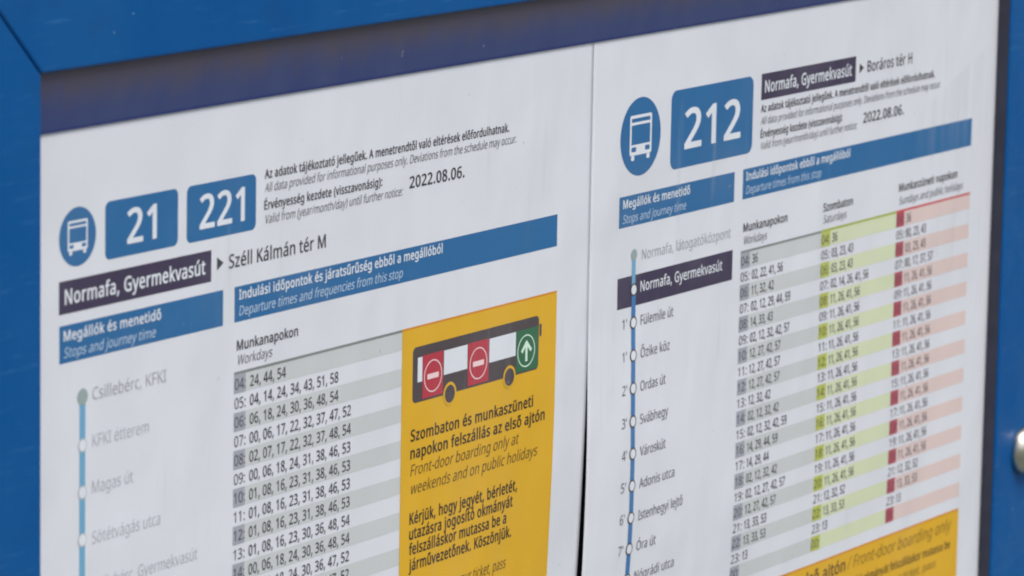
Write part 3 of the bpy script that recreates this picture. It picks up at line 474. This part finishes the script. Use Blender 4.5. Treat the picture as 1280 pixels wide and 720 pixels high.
g_ = 0.9
oL, oR, oT, oB = IN_L - RAIL, IN_R + RAIL, IN_T + RAIL, IN_B - RAIL
solid('frame_rail', [(oL, oB + g_), (IN_L, IN_B + g_), (IN_L, IN_T - g_), (oL, oT - g_)], D_B, D_F, 'frame', case, 3.5)
solid('frame_rail', [(IN_R, IN_B + g_), (oR, oB + g_), (oR, oT - g_), (IN_R, IN_T - g_)], D_B, D_F, 'frame', case, 3.5)
solid('frame_rail', [(IN_L + g_, IN_T), (IN_R - g_, IN_T), (oR - g_, oT), (oL + g_, oT)], D_B, D_F, 'frame', case, 3.5)
solid('frame_rail', [(oL + g_, oB), (oR - g_, oB), (IN_R - g_, IN_B), (IN_L + g_, IN_B)], D_B, D_F, 'frame', case, 3.5)
solid('back_panel', [(IN_L - 60, IN_B - 60), (IN_R + 60, IN_B - 60), (IN_R + 60, IN_T + 60), (IN_L - 60, IN_T + 60)], D_B - 6, D_B + 1, 'back', case)
# rubber gasket lining the inner edge of the rails
for a in ([(IN_R - 3, IN_B + 4), (IN_R - .3, IN_B + 4), (IN_R - .3, IN_T - 4), (IN_R - 3, IN_T - 4)],
          [(IN_L + .3, IN_B + 4), (IN_L + 3, IN_B + 4), (IN_L + 3, IN_T - 4), (IN_L + .3, IN_T - 4)]):
    solid('gasket', a, D_B + 2, D_F - 4.5, 'gasket', case, .8)
# header strip over the sheets' top edges
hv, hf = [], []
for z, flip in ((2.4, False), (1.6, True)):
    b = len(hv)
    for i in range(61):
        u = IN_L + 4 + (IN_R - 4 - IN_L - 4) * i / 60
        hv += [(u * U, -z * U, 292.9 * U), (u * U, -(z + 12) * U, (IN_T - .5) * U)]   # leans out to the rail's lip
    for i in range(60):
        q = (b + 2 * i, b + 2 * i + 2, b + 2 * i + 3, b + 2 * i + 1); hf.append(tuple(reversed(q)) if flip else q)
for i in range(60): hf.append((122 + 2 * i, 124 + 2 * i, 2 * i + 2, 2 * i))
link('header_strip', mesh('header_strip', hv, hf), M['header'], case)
# domed bolt head on the right rail
bu, bv, br = 1450.0, -444.0, 38.0
prof = [(0, 30)] + [(br * math.sin(math.radians(a)), 3 + 27 * math.cos(math.radians(a))) for a in (8, 16, 24, 32, 40, 48, 56, 64, 70, 76, 81)] + [(br - .4, 3), (br - 2, -1)]
vv, ff = [], []
for k, (r, h) in enumerate(prof):
    for i in range(48):
        a = 2 * math.pi * i / 48
        vv.append(((bu + r * math.cos(a)) * U, -(D_F + h) * U, (bv + r * math.sin(a)) * U))
for k in range(1, len(prof) - 1):
    for i in range(48):
        j = (i + 1) % 48
        ff.append((k * 48 + i, (k + 1) * 48 + i, (k + 1) * 48 + j, k * 48 + j))
ff.append(tuple(48 + i for i in range(48)))
bo = link('bolt_head', mesh('bolt_head', vv, ff), M['steel'], case)
for f in bo.data.polygons: f.use_smooth = True

# ------------------------------------------------------------------ things shared by both sheets
def bus_symbol(s, cx, cy, r):
    d = s.shape('bus_symbol', disc(cx, cy, r), 'blue', 1)
    q = lambda a: [(cx + x * r, cy + y * r) for x, y in a]
    rr = lambda x0, y0, x1, y1, c: q(rrect(x0, y0, x1, y1, c, 3))
    body = rr(-.54, -.46, .54, .56, .06)
    holes = [rr(-.46, .38, .46, .48, .02), rr(-.46, -.19, .46, .31, .02), rr(-.45, -.37, -.22, -.25, .03), rr(.22, -.37, .45, -.25, .03)]
    s.put('bus_outline', join([poly(s.bend, body, 2, holes),
        poly(s.bend, rr(-.46, -.59, -.30, -.462, .04), 2), poly(s.bend, rr(.30, -.59, .46, -.462, .04), 2)]), 'white', d)
    return d
def badge(s, u0, v0, u1, v1, r, text, tu, tv, tw, size):
    b = s.shape('route_badge', rrect(u0, v0, u1, v1, r), 'blue', 1)
    b['label'] = 'blue rounded badge reading ' + text
    s.text(text, tu, tv, size, 'white', b, 'route_number', width=tw, weight=NUM)
def bar(s, name, u0, v0, u1, v1, mat, lines, label=None):
    b = s.rect(name, u0, v0, u1, v1, mat, 1, label=label)
    for t, u, v, size, w_, wt, sh, m in lines:
        s.text(t, u, v, size, m, b, width=w_, weight=wt, shear=sh)
    return b
def arrow(s, u, v, w_, h):
    s.shape('direction_arrow', [(u, v - h / 2), (u + w_, v), (u, v + h / 2)], 'ink', 2)
HOURS = ['%02d' % h for h in list(range(4, 24)) + [0]]
def table(s, label, u0, u1, top, pitch, cell_w, t_u, hs, rows, rule, cell, stripe, ink, hour_ink=None, thick=3.2, width_h=21.5, name='departure_table'):
    t = s.rect(name, u0, top - thick, u1, top, rule, 2, label=label)
    r0 = top - thick
    for i, h in enumerate(HOURS):
        a, b = r0 - pitch * i, r0 - pitch * (i + 1)
        if i % 2 == 0:
            s.rect('row_stripe', u0, b + .3, u1, a, stripe, 1, t)
            s.rect('hour_cell', u0, b + .3, u0 + cell_w, a, cell, 2, t)
        body = rows[i] if i < len(rows) else None
        base = b + 4.6
        if body is None: continue
        s.text(h + ':', u0 + 1.2, base, 17.4, (hour_ink or ink) if i % 2 == 0 else ink, t, 'hour', width=width_h, weight=REG)
        if body:
            s.text(body, t_u, base, 17.4, ink, t, 'departure_times', hs=hs, weight=SEMI)
    return t

# ------------------------------------------------------------------ sheet for lines 21 and 221
GROUP = 'printed timetables side by side in the blue case'
ra = empty('timetable_sheet')
tag(ra, 'white printed timetable sheet headed 21 and 221 with a tall yellow notice', 'timetable', GROUP)
A = Sheet(ra, bend_a)
pa = A.rect('paper', IN_L + 4, -1325, 185.6, 345, 'paper', 0, step=8)
def thicken(o):
    m = o.modifiers.new('thickness', 'SOLIDIFY'); m.thickness = .5 * U; m.offset = -1
    for f in o.data.polygons: f.use_smooth = True
thicken(pa)
bus_symbol(A, -883.6, 175.2, 32.4)
badge(A, -835, 142.8, -702.2, 207, 8, '21', -794.5, 156.6, 51, 52)
badge(A, -686, 142.4, -553.2, 206.7, 8, '221', -660.6, 156.2, 83.6, 52)
A.text('Az adatok tájékoztató jellegűek. A menetrendtől való eltérések előfordulhatnak.', -536.3, 199, 14.2, width=522, weight=BOLD)
A.text('All data provided for informational purposes only. Deviations from the schedule may occur.', -536.5, 183.2, 14.2, 'ink_soft', width=539.6, shear=ITAL)
A.text('Érvényesség kezdete (visszavonásig):', -536.8, 163, 14.2, width=241, weight=BOLD)
A.text('Valid from (year/month/day) until further notice:', -536, 146.6, 14.2, 'ink_soft', width=284, shear=ITAL)
A.text('2022.08.06.', -235.8, 153.3, 19.4, width=120.4, weight=BOLD)
bar(A, 'stop_name_bar', -916, 93.3, -638.8, 129.4, 'purple', [('Normafa, Gyermekvasút', -905.7, 103.6, 22.5, 254.7, BOLD, 0, 'white')])
arrow(A, -628, 112, 12.5, 15)
A.text('Széll Kálmán tér M', -605, 104, 21.5, width=192.4, weight=SEMI, name='destination')
bar(A, 'section_bar', -915.3, 39.5, -615.6, 80.8, 'blue', [('Megállók és menetidő', -907.7, 63.8, 15.6, 174.2, BOLD, 0, 'white'), ('Stops and journey time', -907.7, 45.2, 15.6, 163.9, REG, ITAL, 'white_soft')], 'blue bar heading the list of stops')
bar(A, 'section_bar', -593.6, 39.9, 105.3, 80.8, 'blue', [('Indulási időpontok és járatsűrűség ebből a megállóból', -584.8, 65.4, 15.6, 422.7, BOLD, 0, 'white'), ('Departure times and frequencies from this stop', -584.8, 46.6, 15.6, 335.4, REG, ITAL, 'white_soft')], 'long blue bar heading the departure times')
A.text('Munkanapokon', -588.2, 7, 15.8, width=120.8, weight=BOLD)
A.text('Workdays', -588, -10, 15.8, 'ink_soft', width=68.6, shear=ITAL)
rowsA = ['24, 44, 54', '04, 14, 24, 34, 43, 51, 58', '06, 18, 24, 30, 36, 48, 54', '00, 06, 17, 22, 32, 37, 47, 52', '02, 07, 17, 22, 32, 37, 48, 54',
         '00, 06, 18, 24, 31, 38, 46, 53', '01, 08, 16, 23, 31, 38, 46, 53', '01, 08, 16, 23, 31, 38, 46, 53', '01, 08, 16, 23, 31, 38, 46, 53', '01, 08, 16, 23, 30, 36, 48, 54',
         '00, 06, 18, 24, 30, 36, 48, 54', '00, 06, 18, 24, 30, 36, 47, 52', '00, 06, 17, 22, 32, 37, 47, 52']
table(A, 'grey striped table of workday departures', -593.3, -247.4, -17.8, 22.15, 22.6, -562, .88, rowsA, 'rule', 'cell', 'stripe', 'ink')
# stops passed
def route_line(s, u, v_top, v_bot, w_, pale_to=None, pale_all=False):
    return s.rect('route_line', u - w_ / 2, v_bot, u + w_ / 2, v_top, 'line_pale' if pale_all else 'line_blue', 2, step=5)
ln = route_line(A, -874.6, -4, -420, 10.2, pale_all=True)
A.shape('line_end', disc(-874.6, -2, 9.2, 28), 'line_end', 3, ln)
for k, v in enumerate((-56, -108.3, -161.3, -214.5, -267)):
    A.shape('stop_dot', disc(-874.6, v, 7.8, 28), 'ink_pale', 3, ln)
    A.shape('stop_dot', disc(-874.6, v, 6.2, 28), 'white', 4, ln)
for t, v, w_ in (('Csillebérc, KFKI', -8.2, 134), ('KFKI étterem', -60.3, 102.3), ('Magas út', -112, 73.8), ('Sötétvágás utca', -168.8, 124.6), ('Csillebérc, Gyermekvasút', -222.4, 195)):
    A.text(t, -857, v, 19.2, 'ink_pale' if v < -20 else 'ink_grey', width=w_, name='stop_name')
# yellow notice
nt = A.rect('notice_panel', -247.2, -560, 107.4, -20.3, 'yellow', 2, step=6)
A.rect('panel_edge', -247.2, -20.3, 107.4, -17.6, 'yellow_edge', 2, nt)
A.shape('bus_picture', rrect(-223.6, -112.4, 65.2, -43.6, 7), 'bus_dark', 3, nt)
def pic(name, vf, m): A.put(name, vf, m, nt)
for a in ((-212.8, -87.7, -202.7, -57.2), (-154.6, -87.3, -101.6, -56.9), (-51.2, -87.5, 10.6, -57.2)):
    pic('bus_window', grid(bend_a, *a, 4), 'white')
for u0, u1, cx in ((-202, -156.2, -178.9), (-100.3, -52.6, -76.2)):
    pic('closed_door', grid(bend_a, u0, -109.8, u1, -56.2, 4), 'door_red')
    pic('no_entry_sign', join([poly(bend_a, disc(cx, -84.1, 20.2), 5, [disc(cx, -84.1, 18.6)]), grid(bend_a, cx - 12.6, -87.4, cx + 12.6, -80.9, 5)]), 'sign_line')
pic('open_door', grid(bend_a, 12.2, -110.2, 63.4, -56.9, 4), 'door_green')
pic('arrow_sign', join([poly(bend_a, disc(35.3, -84.8, 20.8), 5, [disc(35.3, -84.8, 19.2)]),
    poly(bend_a, [(33.4, -98.4), (38.4, -98.4), (38.4, -80.2), (45.6, -87.4), (48.9, -83.9), (35.9, -71), (22.9, -83.9), (26.2, -87.4), (33.4, -80.2)], 5)]), 'green_line')
for cx in (-140.6, -3.6):
    pic('bus_wheel', poly(bend_a, disc(cx, -112.4, 14.6), 5), 'yellow')
    pic('bus_wheel', poly(bend_a, disc(cx, -112.6, 11.2), 6), 'bus_dark')
pic('bus_mirror', poly(bend_a, rrect(66.8, -70.8, 71.4, -55.2, 1), 4), 'bus_dark')
for t, v, w_, wt, sh, m in (('Szombaton és munkaszüneti', -158.8, 279.7, BOLD, 0, 'ink_amber'), ('napokon felszállás az első ajtón', -180.6, 308.8, BOLD, 0, 'ink_amber'),
        ('Front-door boarding only at', -201.9, 246.6, REG, ITAL, 'ink_amber_soft'), ('weekends and on public holidays', -224.6, 292.9, REG, ITAL, 'ink_amber_soft'),
        ('Kérjük, hogy jegyét, bérletét,', -262, 247.3, BOLD, 0, 'ink_amber'), ('utazásra jogosító okmányát', -281, 237.7, BOLD, 0, 'ink_amber'),
        ('felszálláskor mutassa be a', -300.2, 223.2, BOLD, 0, 'ink_amber'), ('járművezetőnek. Köszönjük.', -320, 236.3, BOLD, 0, 'ink_amber'),
        ('Please present your ticket, pass', -358.5, 225, REG, ITAL, 'ink_amber_soft')):
    A.text(t, -225.6, v, 19.3, m, nt, width=w_, weight=wt + (6 if wt > 5 else 0), shear=sh, layer=4)

# ------------------------------------------------------------------ sheet for line 212
rb = empty('timetable_sheet')
tag(rb, 'white printed timetable sheet headed 212 with green and red columns of departures', 'timetable', GROUP)
B = Sheet(rb, bend_b)
thicken(B.rect('paper', 186.3, -1325, 1360.3, 345, 'paper', 0, step=8))
bus_symbol(B, 308.7, 159, 51.6)
badge(B, 386.8, 105.2, 608.3, 210.3, 13, '212', 425, 130.6, 147, 72)
bar(B, 'stop_name_bar', 630.4, 174.4, 904.8, 210.5, 'purple', [('Normafa, Gyermekvasút', 640.5, 184.4, 22.5, 251.2, BOLD, 0, 'white')], 'dark purple bar beside the 212 badge')
arrow(B, 916, 192, 13, 14)
B.text('Boráros tér H', 940, 185, 21.5, width=138, weight=SEMI, name='destination')
B.text('Az adatok tájékoztató jellegűek. A menetrendtől való eltérések előfordulhatnak.', 630.8, 157.8, 14.2, width=521.8, weight=BOLD)
B.text('All data provided for informational purposes only. Deviations from the schedule may occur.', 631.4, 140.8, 14.2, 'ink_soft', width=541.5, shear=ITAL)
B.text('Érvényesség kezdete (visszavonásig):', 631.4, 122.6, 14.2, width=236, weight=BOLD)
B.text('Valid from (year/month/day) until further notice:', 631.4, 106.6, 14.2, 'ink_soft', width=281, shear=ITAL)
B.text('2022.08.06.', 932.6, 112.8, 19.4, width=124, weight=BOLD)
bar(B, 'section_bar', 258.2, 42.8, 562.2, 83.8, 'blue', [('Megállók és menetidő', 267.8, 67.9, 15.6, 173.2, BOLD, 0, 'white'), ('Stops and journey time', 267.4, 48.2, 15.6, 163.4, REG, ITAL, 'white_soft')], 'blue bar heading the list of stops')
bar(B, 'section_bar', 585.6, 43, 1281.4, 84.2, 'blue', [('Indulási időpontok ebből a megállóból', 594.4, 68.3, 15.6, 300, BOLD, 0, 'white'), ('Departure times from this stop', 594.4, 49.4, 15.6, 214.4, REG, ITAL, 'white_soft')], 'long blue bar heading the departure times')
B.text('Munkanapokon', 590.5, -2.2, 15.8, width=123.8, weight=BOLD)
B.text('Workdays', 591, -20, 15.8, 'ink_soft', width=65.6, shear=ITAL)
B.text('Szombaton', 820.2, -1.7, 15.8, width=87.5, weight=BOLD)
B.text('Saturdays', 821, -18.6, 15.8, 'ink_soft', width=68.2, shear=ITAL)
B.text('Munkaszüneti napokon', 1051.3, 0, 15.8, width=186.5, weight=BOLD)
B.text('Sundays and public holidays', 1052.4, -19.4, 15.8, 'ink_soft', width=205, shear=ITAL)
rowsB = ['36', '02, 22, 41, 56', '11, 32, 42', '02, 12, 29, 44, 59', '14, 33, 43', '02, 12, 32, 42, 57', '12, 27, 42, 57', '12, 27, 42, 57', '12, 27, 42, 57', '12, 32, 42',
         '02, 12, 32, 42', '02, 12, 32, 42, 59', '14, 29, 44, 59', '14, 29, 44', '02, 12, 32, 42', '02, 12, 27, 42, 57', '12, 27, 42, 57', '13, 33, 53', '13, 33, 53', '13', '']
sat = ['36', '03, 23, 43', '03, 23, 43', '02, 14, 26, 41, 56'] + ['11, 26, 41, 56'] * 13 + ['12, 32, 52', '13, 33, 53', '13', '']
sun = ['36', '00, 23, 43', '03, 23, 43', '00, 17, 37, 57'] + ['11, 26, 41, 56'] * 13 + ['12, 32, 52', '13, 33, 53', '13', '']
PB = 21.95
table(B, 'grey striped table of workday departures', 585.2, 815.8, -28.2, PB, 25.2, 618, .787, rowsB, 'rule', 'cell', 'stripe', 'ink', width_h=24)
table(B, 'green striped table of Saturday departures', 816.4, 1045, -27.6, PB, 26.5, 849, .80, sat, 'green_rule', 'green_cell', 'green_stripe', 'ink', width_h=24)
table(B, 'pink striped table of Sunday departures with red hour cells', 1045.6, 1283.6, -27.4, PB, 24.5, 1077, .80, sun, 'red_rule', 'red_cell', 'red_stripe', 'ink_faded', 'ink_red', width_h=24)
B.text('Normafa, látogatóközpont', 318.7, -5.2, 19.2, 'ink_grey', width=236.6, name='stop_name')
sb = bar(B, 'stop_name_bar', 257.8, -64.2, 562.5, -23.2, 'purple', [('Normafa, Gyermekvasút', 316.4, -47.2, 19.4, 217.1, SEMI, 0, 'white')], 'dark purple bar across the line of stops')
B.rect('route_line', 293.6, -42, 303, 4, 'line_pale', 3, step=5, label='pale blue top stretch of the stop line')
lb = B.rect('route_line', 293.9, -520, 304.3, -42, 'line_blue', 3, step=4, label='blue stop line running down the sheet')
B.shape('line_end', disc(298.4, 4, 7.6, 28), 'line_end', 4, lb)
DV = [-42.4, -86.1, -129.8, -173.7, -217.8, -261.1, -304.4, -347.5, -389.8, -432]
for v in DV:
    B.shape('stop_dot', disc(299, v, 8.6, 32), 'bus_dark', 4, lb)
    B.shape('stop_dot', disc(299, v, 6.4, 32), 'white', 5, lb)
for t, v, w_ in (('Fülemile út', -92, 85.2), ('Őzike köz', -135.6, 76.4), ('Ordas út', -180, 66.4), ('Svábhegy', -224.4, 74.5), ('Városkút', -267.5, 68.1),
                 ('Adonis utca', -310.9, 94.9), ('Istenhegyi lejtő', -354.2, 120.1), ('Óra út', -395.7, 50.7), ('Nógrádi utca', -437, 105.4)):
    B.text(t, 318.3, v, 18.4, 'ink_soft', width=w_, weight=3, name='stop_name')
for t, v in (("1'", -91.9), ("1'", -135.5), ("2'", -180), ("3'", -223.8), ("4'", -267), ("5'", -310), ("6'", -353), ("7'", -395.3)):
    B.text(t, 271.5, v, 18.4, 'ink_soft', hs=.95, weight=3, name='journey_minutes')
nb = B.rect('notice_panel', 585.4, -760, 1283.4, -512.8, 'yellow', 2, step=8)
B.rect('panel_edge', 585.4, -512.8, 1283.4, -509.8, 'yellow_edge', 2, nb)
B.text('Felszállás az első ajtón', 612, -539, 25, 'ink_amber_worn', nb, width=312, weight=BOLD - 3, layer=4)
B.text('/ Front-door boarding only', 931, -539, 25, 'ink_amber_pale', nb, width=326, shear=ITAL, layer=4)
B.text('Kérjük, hogy jegyét, bérletét, utazásra jogosító okmányát felszálláskor mutassa be', 612, -566.5, 17, 'ink_amber_worn', nb, width=646, weight=BOLD - 3, layer=4)
B.text('a járművezetőnek. Köszönjük. / Please present your ticket, pass', 612, -588, 17, 'ink_amber_pale', nb, width=600, weight=5, shear=ITAL, layer=4)
